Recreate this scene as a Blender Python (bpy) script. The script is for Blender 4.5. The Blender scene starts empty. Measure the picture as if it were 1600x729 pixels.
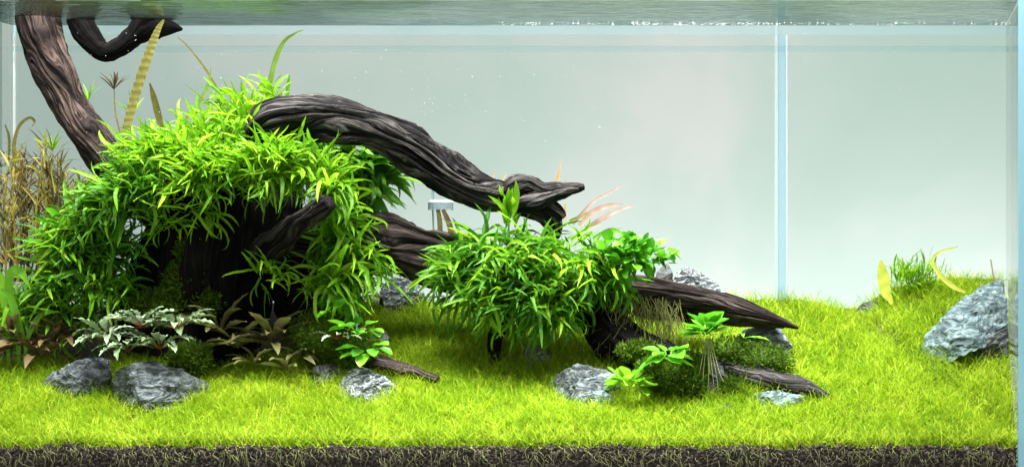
import bpy, math, random
import numpy as np
from mathutils import Vector, Matrix, noise, Euler
R = math.radians
random.seed(7); RNG = np.random.default_rng(7)
SC = bpy.context.scene
COL = SC.collection

# ------------------------------------------------------------------ camera, light, exposure
PX0, PY0, D = 1400.0, 364.5, 4.0      # principal point (photo pixels), distance camera to front glass (m)
TANKD = 0.47
cam_d = bpy.data.cameras.new('camera'); cam = bpy.data.objects.new('camera', cam_d); COL.objects.link(cam)
cam.location = (0, -D, 0); cam.rotation_euler = (R(90), 0, 0)
cam_d.sensor_width = 36; cam_d.lens = 36*D/1.6
cam_d.shift_x = (800-PX0)/1600.0
cam_d.clip_start = 0.05; cam_d.clip_end = 100
SC.camera = cam
world = bpy.data.worlds.new('World'); SC.world = world; world.use_nodes = True
bgn = world.node_tree.nodes['Background']
bgn.inputs[0].default_value = (0.96, 1.0, 0.98, 1); bgn.inputs[1].default_value = 0.55
SC.view_settings.view_transform = 'Standard'; SC.view_settings.look = 'None'
SC.view_settings.exposure = 0.0; SC.view_settings.gamma = 1.0

def lamp(name, loc, rot, sx, sy, power, color, spread=180):
    l = bpy.data.lights.new(name, 'AREA'); l.shape = 'RECTANGLE'; l.size = sx; l.size_y = sy
    l.energy = power; l.color = color; l.spread = R(spread)
    o = bpy.data.objects.new(name, l); COL.objects.link(o); o.location = loc; o.rotation_euler = rot
    return o
# two LED bars over the tank (with lenses, so a limited beam), and lamps that wash the frosted backdrop behind it
lamp('tank_lamp', (-0.66, -0.16, 1.02), (R(13), 0, 0), 1.9, 0.14, 27, (1.0, 0.99, 0.95), 75)
lamp('tank_lamp', (-0.66, 0.24, 1.00), (0, 0, 0), 1.8, 0.10, 16, (1.0, 0.99, 0.95), 95)
lamp('backdrop_lamp', (-0.75, 1.15, -0.55), (R(155), 0, 0), 0.9, 0.15, 5.4, (1.0, 0.98, 0.96))
lamp('backdrop_lamp', (0.22, 1.15, -0.55), (R(155), 0, 0), 0.7, 0.15, 5.6, (1.0, 0.95, 0.93))
lamp('backdrop_lamp', (-0.85, 1.10, 1.25), (R(25), 0, 0), 2.8, 0.10, 6.5, (0.94, 1.0, 0.955))

# ------------------------------------------------------------------ helpers
def K(y): return 1 + y/D
def P(px, py, y): return Vector(((px-PX0)/1000*K(y), y, (PY0-py)/1000*K(y)))
HBX = [-300, 0, 350, 600, 1000, 1200, 1290, 1340, 1400, 1480, 1560, 1800]
HBY = [478, 478, 474, 470, 472, 466, 470, 478, 446, 436, 434, 434]
def nz(x, y, z, s=1.0): return noise.noise(Vector((x*s, y*s, z*s)))
def ground_py(px, y):
    t = min(max(y/TANKD, 0), 1)
    hb = float(np.interp(px, HBX, HBY))
    py = 700 + (hb-700)*t**0.96
    fade = min(1, t*5)
    py -= (1-fade)*(6*nz(px/70, 0, 9)+4*nz(px/17, 0, 4)+3*nz(px/6, 0, 2))
    py -= fade*(7*nz(px/150, y*8, 0) + 4*nz(px/55, y*20, 3))
    # the shallow diagonal dip across the right half of the carpet
    d = abs((px-1300) - (py-470)*1.35)
    if px > 1200: py += 9*fade*math.exp(-(d/26)**2)
    return py
def G(x, y): 
    px = x/K(y)*1000+PX0
    return -(ground_py(px, y)-PY0)/1000*K(y)
def depth_at(px, py):
    lo, hi = 0.0, TANKD
    for _ in range(30):
        m = (lo+hi)/2
        if ground_py(px, m) > py: lo = m
        else: hi = m
    return (lo+hi)/2

def mesh(name, verts, faces, mat=None, smooth=True):
    me = bpy.data.meshes.new(name)
    me.from_pydata([tuple(v) for v in verts], [], [tuple(f) for f in faces])
    if mat: me.materials.append(mat)
    if smooth: me.polygons.foreach_set('use_smooth', [True]*len(me.polygons))
    me.update()
    return me
def np_mesh(name, V, F, mat, smooth=True):
    """fast mesh from arrays, F of shape (n,3) or (n,4)"""
    me = bpy.data.meshes.new(name); n = F.shape[1]
    me.vertices.add(len(V)); me.vertices.foreach_set('co', np.asarray(V, np.float32).ravel())
    me.loops.add(F.size); me.loops.foreach_set('vertex_index', F.astype(np.int32).ravel())
    me.polygons.add(len(F)); me.polygons.foreach_set('loop_start', np.arange(0, F.size, n, dtype=np.int32))
    me.polygons.foreach_set('loop_total', np.full(len(F), n, np.int32))
    me.materials.append(mat)
    me.polygons.foreach_set('use_smooth', np.full(len(F), smooth))
    me.update(calc_edges=True); me.validate()
    return me
def link(name, me, parent=None):
    o = bpy.data.objects.new(name, me); COL.objects.link(o)
    if parent: o.parent = parent
    return o
def tag(o, label, cat, group=None):
    o['label'] = label; o['category'] = cat
    if group: o['group'] = group
    return o
def thing(name, label, cat, loc, group=None):
    o = link(name, None); o.location = loc; o.empty_display_size = 0.02
    return tag(o, label, cat, group)
def structure(name, me):
    o = link(name, me); o['kind'] = 'structure'; return o
def local(me_verts, loc): return [Vector(v)-Vector(loc) for v in me_verts]

# ------------------------------------------------------------------ materials
def new_mat(name):
    m = bpy.data.materials.new(name); m.use_nodes = True
    nt = m.node_tree; nt.nodes.clear()
    out = nt.nodes.new('ShaderNodeOutputMaterial')
    return m, nt, out
def N(nt, typ, **kw):
    n = nt.nodes.new(typ)
    for k, v in kw.items(): setattr(n, k, v)
    return n
def ramp(nt, fac, stops):
    r = N(nt, 'ShaderNodeValToRGB'); e = r.color_ramp.elements
    while len(e) < len(stops): e.new(0.5)
    for el, (p, c) in zip(e, stops): el.position = p; el.color = (*c, 1)
    nt.links.new(fac, r.inputs[0]); return r.outputs[0]
def noise_tex(nt, scale, detail=4, rough=0.55, vec=None, dist=0):
    t = N(nt, 'ShaderNodeTexNoise'); t.inputs['Scale'].default_value = scale
    t.inputs['Detail'].default_value = detail; t.inputs['Roughness'].default_value = rough
    t.inputs['Distortion'].default_value = dist
    if vec is not None: nt.links.new(vec, t.inputs['Vector'])
    return t.outputs['Fac']
def math_n(nt, op, a, b=None):
    m = N(nt, 'ShaderNodeMath', operation=op)
    for i, v in enumerate((a, b)):
        if v is None: continue
        if isinstance(v, (int, float)): m.inputs[i].default_value = v
        else: nt.links.new(v, m.inputs[i])
    return m.outputs[0]
def leaf_mat(name, stops, trans=0.35, rough=0.45, spec=0.25, tex=90, veins=0.0):
    """leaf: colour varies from leaf to leaf, fine mottling, light passes through"""
    m, nt, out = new_mat(name); L = nt.links.new
    oi = N(nt, 'ShaderNodeObjectInfo'); ge = N(nt, 'ShaderNodeNewGeometry')
    f = math_n(nt, 'FRACT', math_n(nt, 'ADD', oi.outputs['Random'], ge.outputs['Random Per Island']))
    tc = N(nt, 'ShaderNodeTexCoord')
    nn = noise_tex(nt, tex, 3, 0.6, ge.outputs['Position'])
    pn = noise_tex(nt, 9, 3, 0.6, ge.outputs['Position'])
    f = math_n(nt, 'ADD', math_n(nt, 'MULTIPLY', f, 0.8), math_n(nt, 'MULTIPLY', math_n(nt, 'SUBTRACT', pn, 0.4), 0.7))
    f2 = math_n(nt, 'ADD', math_n(nt, 'MULTIPLY', f, 0.78), math_n(nt, 'MULTIPLY', math_n(nt, 'SUBTRACT', nn, 0.35), 0.55))
    c = ramp(nt, f2, stops)
    p = N(nt, 'ShaderNodeBsdfPrincipled'); L(c, p.inputs['Base Color'])
    p.inputs['Roughness'].default_value = rough; p.inputs['Specular IOR Level'].default_value = spec
    b = N(nt, 'ShaderNodeBump'); b.inputs['Strength'].default_value = 0.25; b.inputs['Distance'].default_value = 0.002
    L(nn, b.inputs['Height']); L(b.outputs[0], p.inputs['Normal'])
    t = N(nt, 'ShaderNodeBsdfTranslucent'); L(c, t.inputs['Color'])
    mx = N(nt, 'ShaderNodeMixShader'); mx.inputs[0].default_value = trans
    L(p.outputs[0], mx.inputs[1]); L(t.outputs[0], mx.inputs[2]); L(mx.outputs[0], out.inputs[0])
    return m
def wood_mat(name, dark, mid, light, hi=0.62):
    m, nt, out = new_mat(name); L = nt.links.new
    at = N(nt, 'ShaderNodeAttribute', attribute_name='grain')
    mp = N(nt, 'ShaderNodeMapping'); mp.inputs['Scale'].default_value = (1, 1, 0.030)
    L(at.outputs['Vector'], mp.inputs['Vector'])
    n1 = noise_tex(nt, 120, 6, 0.62, mp.outputs[0], 0.25)
    n2 = noise_tex(nt, 420, 4, 0.6, mp.outputs[0], 0.1)
    n3 = noise_tex(nt, 14, 3, 0.6, at.outputs['Vector'])
    v = math_n(nt, 'ADD', math_n(nt, 'MULTIPLY', n1, 0.46), math_n(nt, 'MULTIPLY', n2, 0.38))
    v0 = v; v = math_n(nt, 'ADD', v, math_n(nt, 'MULTIPLY', n3, 0.20))
    c = ramp(nt, v, [(0.42, dark), (0.51, mid), (hi+0.01, light)])
    p = N(nt, 'ShaderNodeBsdfPrincipled'); L(c, p.inputs['Base Color'])
    p.inputs['Roughness'].default_value = 0.8; p.inputs['Specular IOR Level'].default_value = 0.06
    b = N(nt, 'ShaderNodeBump'); b.inputs['Strength'].default_value = 1.0; b.inputs['Distance'].default_value = 0.010
    L(v0, b.inputs['Height']); L(b.outputs[0], p.inputs['Normal']); L(p.outputs[0], out.inputs[0])
    return m
def rock_mat(name, dark, mid, light, vein=0.5, scale=1.0):
    m, nt, out = new_mat(name); L = nt.links.new
    tc = N(nt, 'ShaderNodeTexCoord'); o = tc.outputs['Object']
    mp = N(nt, 'ShaderNodeMapping'); mp.inputs['Rotation'].default_value = (0.4, 0.5, 0.2); mp.inputs['Scale'].default_value = (1, 1.3, 2.6)
    L(o, mp.inputs['Vector'])
    n1 = noise_tex(nt, 30*scale, 9, 0.74, mp.outputs[0], 0.8)
    n2 = noise_tex(nt, 22*scale, 6, 0.6, mp.outputs[0], 1.6)
    c = ramp(nt, n1, [(0.38, dark), (0.52, mid), (0.64, light)])
    # pale mineral veins where a second noise crosses its middle value
    a = math_n(nt, 'ABSOLUTE', math_n(nt, 'SUBTRACT', n2, 0.5))
    vn = ramp(nt, a, [(0.0, (1, 1, 1)), (0.035, (0, 0, 0))])
    mx = N(nt, 'ShaderNodeMix', data_type='RGBA'); L(math_n(nt, 'MULTIPLY', vn, vein), mx.inputs[0])
    L(c, mx.inputs[6]); mx.inputs[7].default_value = (0.62, 0.68, 0.68, 1)
    p = N(nt, 'ShaderNodeBsdfPrincipled'); L(mx.outputs[2], p.inputs['Base Color'])
    p.inputs['Roughness'].default_value = 0.7; p.inputs['Specular IOR Level'].default_value = 0.3
    b = N(nt, 'ShaderNodeBump'); b.inputs['Strength'].default_value = 0.8; b.inputs['Distance'].default_value = 0.008
    L(n1, b.inputs['Height']); L(b.outputs[0], p.inputs['Normal']); L(p.outputs[0], out.inputs[0])
    return m
def plain_mat(name, col, rough=0.5, spec=0.3):
    m, nt, out = new_mat(name)
    p = N(nt, 'ShaderNodeBsdfPrincipled'); p.inputs['Base Color'].default_value = (*col, 1)
    p.inputs['Roughness'].default_value = rough; p.inputs['Specular IOR Level'].default_value = spec
    nt.links.new(p.outputs[0], out.inputs[0]); return m
def glass_mat(name, tint, ior=1.5, body=0.0, body_col=(0.5, 0.75, 0.85)):
    """thin clear pane: tinted see-through plus Fresnel mirror, with an optional milky body"""
    m, nt, out = new_mat(name); L = nt.links.new
    tr = N(nt, 'ShaderNodeBsdfTransparent'); tr.inputs[0].default_value = (*tint, 1)
    last = tr.outputs[0]
    if body:
        df = N(nt, 'ShaderNodeBsdfDiffuse'); df.inputs[0].default_value = (*body_col, 1)
        tl = N(nt, 'ShaderNodeBsdfTranslucent'); tl.inputs[0].default_value = (*body_col, 1)
        h = N(nt, 'ShaderNodeMixShader'); h.inputs[0].default_value = 0.5; L(df.outputs[0], h.inputs[1]); L(tl.outputs[0], h.inputs[2])
        mb = N(nt, 'ShaderNodeMixShader'); mb.inputs[0].default_value = body
        L(last, mb.inputs[1]); L(h.outputs[0], mb.inputs[2]); last = mb.outputs[0]
    fr = N(nt, 'ShaderNodeFresnel'); fr.inputs[0].default_value = ior
    gl = N(nt, 'ShaderNodeBsdfGlossy'); gl.inputs['Roughness'].default_value = 0.02
    mx = N(nt, 'ShaderNodeMixShader')
    if ior == 1.5:   # an immersed pane: water on one side, so only the air-side mirror counts, on either face
        lw = N(nt, 'ShaderNodeLayerWeight'); lw.inputs[0].default_value = 0.12
        L(lw.outputs['Fresnel'], mx.inputs[0])
    else: L(fr.outputs[0], mx.inputs[0])
    L(last, mx.inputs[1]); L(gl.outputs[0], mx.inputs[2]); L(mx.outputs[0], out.inputs[0])
    return m

M = {}
M['fern'] = leaf_mat('fern_green', [(0.0, (0.17, 0.15, 0.03)), (0.06, (0.06, 0.20, 0.010)), (0.4, (0.17, 0.41, 0.014)), (0.75, (0.31, 0.56, 0.025)), (1.0, (0.60, 0.72, 0.11))], 0.42)
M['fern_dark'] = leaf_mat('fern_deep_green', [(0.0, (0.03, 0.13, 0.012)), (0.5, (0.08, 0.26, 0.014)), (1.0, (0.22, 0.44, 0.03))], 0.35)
M['fern_yellow'] = leaf_mat('fern_lime', [(0.0, (0.22, 0.19, 0.03)), (0.06, (0.07, 0.22, 0.010)), (0.4, (0.20, 0.44, 0.014)), (0.8, (0.37, 0.58, 0.02)), (1.0, (0.60, 0.68, 0.12))], 0.38)
M['grass'] = leaf_mat('carpet_grass', [(0.0, (0.10, 0.23, 0.008)), (0.35, (0.28, 0.45, 0.016)), (0.75, (0.51, 0.63, 0.04)), (1.0, (0.76, 0.76, 0.18))], 0.24, 0.5, 0.12, 25)
M['anubias'] = leaf_mat('broad_leaf_green', [(0.0, (0.04, 0.20, 0.015)), (0.5, (0.12, 0.42, 0.02)), (1.0, (0.26, 0.60, 0.03))], 0.3, 0.35, 0.4)
M['lime_leaf'] = leaf_mat('lime_leaf', [(0.0, (0.10, 0.34, 0.02)), (0.6, (0.24, 0.52, 0.03)), (1.0, (0.42, 0.60, 0.06))], 0.35, 0.35, 0.4)
M['silver'] = leaf_mat('silver_leaf', [(0.0, (0.22, 0.09, 0.05)), (0.14, (0.12, 0.15, 0.06)), (0.35, (0.16, 0.25, 0.12)), (0.7, (0.32, 0.42, 0.27)), (1.0, (0.52, 0.58, 0.50))], 0.15, 0.4, 0.5, 160)
M['bronze'] = leaf_mat('bronze_leaf', [(0.0, (0.07, 0.055, 0.03)), (0.5, (0.15, 0.15, 0.05)), (1.0, (0.28, 0.30, 0.09))], 0.25, 0.45, 0.3)
M['brown_leaf'] = leaf_mat('brown_leaf', [(0.0, (0.10, 0.05, 0.025)), (0.5, (0.18, 0.12, 0.06)), (0.8, (0.16, 0.20, 0.06)), (1.0, (0.28, 0.24, 0.13))], 0.25)
M['amber'] = leaf_mat('amber_stem_leaf', [(0.0, (0.24, 0.15, 0.035)), (0.5, (0.40, 0.33, 0.07)), (1.0, (0.38, 0.44, 0.10))], 0.35)
M['red_stem'] = plain_mat('red_stem', (0.28, 0.07, 0.035), 0.5)
M['pink'] = leaf_mat('pink_leaf', [(0.0, (0.50, 0.30, 0.26)), (1.0, (0.66, 0.46, 0.40))], 0.3)
M['orange'] = leaf_mat('orange_leaf', [(0.0, (0.50, 0.30, 0.12)), (1.0, (0.62, 0.46, 0.22))], 0.3)
M['yellow_leaf'] = leaf_mat('yellow_leaf', [(0.0, (0.42, 0.50, 0.05)), (1.0, (0.68, 0.66, 0.14))], 0.35)
M['moss'] = leaf_mat('moss_green', [(0.0, (0.03, 0.075, 0.010)), (0.5, (0.085, 0.165, 0.014)), (1.0, (0.24, 0.34, 0.03))], 0.25, 0.6, 0.1)
M['root'] = plain_mat('pale_root', (0.34, 0.38, 0.14), 0.6)
M['root_dark'] = plain_mat('brown_root', (0.13, 0.14, 0.035), 0.6)
M['trunk'] = wood_mat('brown_driftwood', (0.007, 0.006, 0.007), (0.028, 0.021, 0.021), (0.19, 0.135, 0.112))
M['wood'] = wood_mat('dark_driftwood', (0.004, 0.004, 0.005), (0.013, 0.012, 0.012), (0.14, 0.13, 0.125))
M['stump'] = wood_mat('black_driftwood', (0.002, 0.002, 0.002), (0.005, 0.0045, 0.005), (0.016, 0.014, 0.014))
M['stump_end'] = wood_mat('charred_driftwood', (0.003, 0.003, 0.004), (0.010, 0.009, 0.009), (0.06, 0.052, 0.05))
M['branch'] = wood_mat('red_brown_driftwood', (0.008, 0.006, 0.006), (0.026, 0.020, 0.019), (0.13, 0.098, 0.09))
M['rock'] = rock_mat('grey_stone', (0.018, 0.022, 0.026), (0.070, 0.088, 0.100), (0.22, 0.26, 0.285), 0.28)
M['rock_pale'] = rock_mat('pale_blue_stone', (0.024, 0.044, 0.047), (0.095, 0.155, 0.165), (0.30, 0.40, 0.41), 0.25)
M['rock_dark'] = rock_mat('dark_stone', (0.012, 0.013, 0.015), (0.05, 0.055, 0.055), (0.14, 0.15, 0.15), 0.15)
M['rock_vein'] = rock_mat('veined_stone', (0.018, 0.022, 0.026), (0.075, 0.09, 0.10), (0.24, 0.28, 0.30), 0.85, 1.3)

# ------------------------------------------------------------------ the setting: backdrop, water, soil
XL = P(22, 0, TANKD).x; XR = P(1590, 0, 0).x; ZW = P(0, 2, 0).z; ZB = -0.42
def box(x0, x1, y0, y1, z0, z1):
    v = [(x, y, z) for x in (x0, x1) for y in (y0, y1) for z in (z0, z1)]
    f = [(0, 1, 3, 2), (4, 6, 7, 5), (0, 4, 5, 1), (2, 3, 7, 6), (0, 2, 6, 4), (1, 5, 7, 3)]
    return v, f
def backdrop_material():
    m, nt, out = new_mat('frosted_sheet'); L = nt.links.new
    ge = N(nt, 'ShaderNodeNewGeometry')
    n = noise_tex(nt, 1.7, 5, 0.55, ge.outputs['Position'], 0.5)
    c = ramp(nt, n, [(0.3, (0.55, 0.70, 0.64)), (0.52, (0.65, 0.755, 0.71)), (0.72, (0.80, 0.81, 0.795))])
    p = N(nt, 'ShaderNodeBsdfPrincipled'); L(c, p.inputs['Base Color']); p.inputs['Roughness'].default_value = 0.9
    p.inputs['Specular IOR Level'].default_value = 0.1
    L(p.outputs[0], out.inputs[0]); return m
v, f = box(-3.4, 2.0, 1.55, 1.56, -0.9, 1.5)
structure('backdrop', mesh('backdrop', v, f, backdrop_material(), False))

def water_material():
    m, nt, out = new_mat('water_surface'); L = nt.links.new
    ge = N(nt, 'ShaderNodeNewGeometry')
    mp = N(nt, 'ShaderNodeMapping'); mp.inputs['Scale'].default_value = (16, 190, 1); L(ge.outputs['Position'], mp.inputs['Vector'])
    n = noise_tex(nt, 1.0, 5, 0.62, mp.outputs[0], 0.5)
    b = N(nt, 'ShaderNodeBump'); b.inputs['Strength'].default_value = 0.9; b.inputs['Distance'].default_value = 0.003
    L(n, b.inputs['Height'])
    fr = N(nt, 'ShaderNodeFresnel'); fr.inputs[0].default_value = 1.333
    gl = N(nt, 'ShaderNodeBsdfGlossy'); gl.inputs['Roughness'].default_value = 0.05; gl.inputs[0].default_value = (0.40, 0.46, 0.44, 1)
    tr = N(nt, 'ShaderNodeBsdfTransparent'); mx = N(nt, 'ShaderNodeMixShader')
    L(b.outputs[0], gl.inputs['Normal']); L(fr.outputs[0], mx.inputs[0]); L(tr.outputs[0], mx.inputs[1]); L(gl.outputs[0], mx.inputs[2])
    L(mx.outputs[0], out.inputs[0]); return m
nx, ny = 240, 60
V = [(XL+(XR-XL)*i/nx, 0.001+(TANKD-0.002)*j/ny, ZW+0.0014*nz(i*0.09, j*0.55, 0)+(0.0015*max(0, 1-j/1.5))) for j in range(ny+1) for i in range(nx+1)]
Fq = [(j*(nx+1)+i, j*(nx+1)+i+1, (j+1)*(nx+1)+i+1, (j+1)*(nx+1)+i) for j in range(ny) for i in range(nx)]
structure('water', mesh('water', V, Fq, water_material()))

def soil_material():
    m, nt, out = new_mat('aquarium_soil'); L = nt.links.new
    ge = N(nt, 'ShaderNodeNewGeometry')
    n = noise_tex(nt, 260, 4, 0.7, ge.outputs['Position'])
    f2 = math_n(nt, 'ADD', math_n(nt, 'MULTIPLY', n, 0.7), math_n(nt, 'MULTIPLY', ge.outputs['Random Per Island'], 0.4))
    c = ramp(nt, f2, [(0.25, (0.012, 0.008, 0.006)), (0.55, (0.048, 0.036, 0.027)), (0.85, (0.14, 0.11, 0.085)), (0.97, (0.30, 0.26, 0.19))])
    p = N(nt, 'ShaderNodeBsdfPrincipled'); L(c, p.inputs['Base Color']); p.inputs['Roughness'].default_value = 0.85
    b = N(nt, 'ShaderNodeBump'); b.inputs['Strength'].default_value = 0.7; b.inputs['Distance'].default_value = 0.003
    L(n, b.inputs['Height']); L(b.outputs[0], p.inputs['Normal']); L(p.outputs[0], out.inputs[0]); return m
M['soil'] = soil_material()
nx, ny = 220, 60
V, Fq = [], []
for j in range(ny+1):
    y = 0.006+(TANKD-0.008)*j/ny
    for i in range(nx+1):
        x = XL+0.002+(XR-XL-0.004)*i/nx
        V.append((x, y, G(x, y)))
Fq = [(j*(nx+1)+i, j*(nx+1)+i+1, (j+1)*(nx+1)+i+1, (j+1)*(nx+1)+i) for j in range(ny) for i in range(nx)]
b0 = len(V)                                        # front and back faces down to the tank floor
for j in (0, ny):
    y = 0.006+(TANKD-0.008)*j/ny
    for i in range(nx+1): V.append((XL+0.002+(XR-XL-0.004)*i/nx, y, ZB))
for i in range(nx):
    Fq.append((b0+i, b0+i+1, i+1, i))
    q = ny*(nx+1); w = b0+nx+1
    Fq.append((q+i, q+i+1, w+i+1, w+i))
structure('soil', mesh('soil', V, Fq, M['soil']))

# soil granules pressed against the front glass
def ico(sub=1):
    import bmesh
    bm = bmesh.new(); bmesh.ops.create_icosphere(bm, subdivisions=sub, radius=1)
    bm.verts.ensure_lookup_table()
    V = np.array([v.co[:] for v in bm.verts]); F = np.array([[v.index for v in f.verts] for f in bm.faces]); bm.free()
    return V, F
IV1, IF1 = ico(1); IV2, IF2 = ico(2)
cs = []
x = XL
while x < XR:
    px = x*1000+PX0; top = ground_py(px, 0)
    for z in np.arange(ZB+0.045, 10, 0.0034):
        py = PY0-z*1000
        if py < top-1+7*nz(px/16, 0, 1)+5*nz(px/5, 0, 7): break
        cs.append((x+random.uniform(-.002, .002), 0.0045+random.uniform(-.001, .0015), z+random.uniform(-.002, .002), random.uniform(.0011, .0028)))
    x += 0.0034
cs = np.array(cs)
V = (IV1[None]*(1+0.22*RNG.standard_normal((len(cs), len(IV1), 1)))*cs[:, None, 3:4]*np.array([1.15, .55, 1])+cs[:, None, :3]).reshape(-1, 3)
F = (IF1[None]+np.arange(len(cs))[:, None, None]*len(IV1)).reshape(-1, 3)
o = link('soil_granules', np_mesh('soil_granules', V, F, M['soil'], False)); o['kind'] = 'stuff'
tag(o, 'dark brown soil granules pressed against the front glass', 'soil')

# ------------------------------------------------------------------ the tank
aq = thing('aquarium', 'rimless glass aquarium with pale blue edges holding the whole planted scene', 'aquarium', (0, 0, ZB))
AQ = (0, 0, ZB)
GL = glass_mat('clear_glass', (0.975, 0.99, 0.985)); GB = glass_mat('blue_glass_edge', (0.75, 0.93, 1.0), 1.5, 0.7, (0.55, 0.88, 1.0))
GBL = glass_mat('bluish_brace_glass', (0.90, 0.955, 0.97), 1.5, 0.10, (0.75, 0.88, 0.95))
def tank_part(name, b, mat):
    v, f = box(*b); return link(name, mesh(name, local(v, AQ), f, mat, False), aq)
ZT = ZW+0.05
tank_part('back_pane', (XL-0.01, XR+0.01, TANKD+0.001, TANKD+0.011, ZB, ZT), GL)
tank_part('left_pane', (XL-0.011, XL-0.001, 0.0, TANKD, ZB, ZT), GL)
tank_part('right_pane', (XR+0.002, XR+0.011, 0.012, TANKD, ZB, ZT), GL)
tank_part('pane_edge', (XR+0.001, XR+0.013, -0.001, 0.011, ZB, ZT), GB)
def on_back(x0, x1, y0, y1, mat, name, d0=0.012, d1=0.004):
    a = P(x0, y1, TANKD); b = P(x1, y0, TANKD)
    tank_part(name, (a.x, b.x, TANKD-d0, TANKD-d1, a.z, b.z), mat)
on_back(24, 1578, 41, 55, GBL, 'brace')
on_back(24, 1578, 73, 82, glass_mat('grey_glass', (0.90, 0.94, 0.945), 1.5, 0.07, (0.55, 0.68, 0.72)), 'brace')
on_back(1211, 1216, 30, 470, GB and glass_mat('strip_glass', (0.90, 0.95, 0.97), 1.5, 0.35, (0.82, 0.92, 0.95)), 'divider_edge', 0.016)
on_back(1216.5, 1228, 56, 470, glass_mat('strip_blue', (0.80, 0.91, 0.96), 1.5, 0.25, (0.58, 0.78, 0.88)), 'divider', 0.014)
on_back(1228.5, 1231, 56, 470, glass_mat('strip_light', (0.95, 0.98, 0.99), 1.5, 0.5, (0.92, 0.97, 0.98)), 'divider_edge', 0.016)
tank_part('silicone_seam', (XL, XL+0.0035, TANKD-0.006, TANKD-0.001, ZB, ZT), plain_mat('silicone', (0.75, 0.82, 0.82), 0.3))

# ------------------------------------------------------------------ driftwood
def spline(pts, n):
    pts = [np.array(p, float) for p in pts]
    P_ = [2*pts[0]-pts[1]]+pts+[2*pts[-1]-pts[-2]]
    out = []; m = len(pts)-1
    for k in range(n+1):
        u = k/n*m; i = min(int(u), m-1); t = u-i
        a, b, c, d = P_[i], P_[i+1], P_[i+2], P_[i+3]
        out.append(0.5*((2*b)+(-a+c)*t+(2*a-5*b+4*c-d)*t*t+(-a+3*b-3*c+d)*t**3))
    return np.array(out)
def tube(pts, seed, rings=110, n=56, amp=0.20, fiss=0.22, twist=1.2, flat=1.0, lump=0.12):
    """driftwood limb: pts are (px, py, depth, radius px); grooves follow the grain. returns verts, faces, grain attribute"""
    C = spline([(*P(a, b, c), r/1000*K(c)) for a, b, c, r in pts], rings)
    V, F, Gr = [], [], []
    pos = C[:, :3]; tan = np.gradient(pos, axis=0); tan /= np.linalg.norm(tan, axis=1)[:, None]
    s = np.concatenate([[0], np.cumsum(np.linalg.norm(np.diff(pos, axis=0), axis=1))])
    up = Vector((0, -1, 0)); rm = max(C[:, 3])
    nrm = None
    for k in range(rings+1):
        T = Vector(tan[k]); 
        if nrm is None: nrm = (up-T*up.dot(T)).normalized()
        else: nrm = (nrm-T*nrm.dot(T)).normalized()
        bi = T.cross(nrm); r = max(C[k, 3], 0.0006)
        for i in range(n):
            a = 2*math.pi*i/n; g = a+twist*s[k]*3
            q = s[k]/rm
            g += .55*noise.noise(Vector((math.cos(a)*1.3+seed, math.sin(a)*1.3, q*.45)))+.10*noise.noise(Vector((math.cos(a)*4, math.sin(a)*4+seed, q*1.4)))
            ca, sa = math.cos(g), math.sin(g)
            d = amp*noise.noise(Vector((ca*2.1+seed, sa*2.1, q*0.55)))
            d += lump*noise.noise(Vector((ca*0.9+seed*2, sa*0.9, q*0.55)))
            e = noise.noise(Vector((ca*3.0, sa*3.0+seed, q*0.11)))
            wd_ = .5+.8*noise.noise(Vector((ca*1.2, seed, q*.5)))
            d -= fiss*max(0, wd_)*max(0, 1-abs(e)*4.5)**1.3
            e2 = noise.noise(Vector((ca*6.5, sa*6.5+seed*3, q*0.16)))
            d += fiss*0.17*e2+.035*noise.noise(Vector((ca*11, sa*11+seed, q*.7)))+.05*noise.noise(Vector((ca*5, sa*5-seed, q*2.2)))+.035*noise.noise(Vector((ca*14, sa*14-seed, q*3.5)))
            cr = noise.noise(Vector((ca*6+seed, sa*6, q*.4))); d -= .16*max(0, noise.noise(Vector((ca*2, sa*2, q*1.1+seed)))+.15)*max(0, 1-abs(cr)*7)
            rr = r*(1+d)
            V.append(Vector(pos[k])+nrm*(math.cos(a)*rr*flat)+bi*(math.sin(a)*rr))
            Gr.append((ca*rm, sa*rm, s[k]))
    for k in range(rings):
        for i in range(n):
            j = (i+1) % n; F.append((k*n+i, k*n+j, (k+1)*n+j, (k+1)*n+i))
    for k, sg in ((0, -1), (rings, 1)):
        c = Vector((0, 0, 0))
        for i in range(n): c += V[k*n+i]/n
        V.append(c+Vector(tan[k])*sg*0.25*C[k, 3]); Gr.append((0, 0, s[k])); ci = len(V)-1
        for i in range(n):
            j = (i+1) % n
            F.append((ci, k*n+j, k*n+i) if sg < 0 else (ci, k*n+i, k*n+j))
    return V, F, Gr
def wood_mesh(name, t, mat, loc):
    me = mesh(name, local(t[0], loc), t[1], mat)
    a = me.attributes.new('grain', 'FLOAT_VECTOR', 'POINT')
    a.data.foreach_set('vector', np.array(t[2], np.float32).ravel())
    return me
def wood(name, label, t, mat, parts=(), group='pieces of driftwood', loc=None):
    loc = loc or tuple(t[0][0])
    o = link(name, wood_mesh(name, t, mat, loc)); o.location = loc; tag(o, label, 'driftwood', group)
    for pn, pt, *pm in parts: link(pn, wood_mesh(pn, pt, pm[0] if pm else mat, loc), o)
    return o
wood('leaning_driftwood', 'thick brown driftwood trunk rising through the water surface at the left end of the tank',
     tube([(46, -40, .31, 33), (54, 20, .31, 32), (74, 85, .31, 30), (103, 150, .31, 29), (138, 208, .31, 29), (172, 255, .31, 28), (215, 300, .31, 28), (270, 350, .31, 30)], 1.3, 150, 150, 0.13, 0.32, lump=.13),
     M['trunk'])
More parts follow.
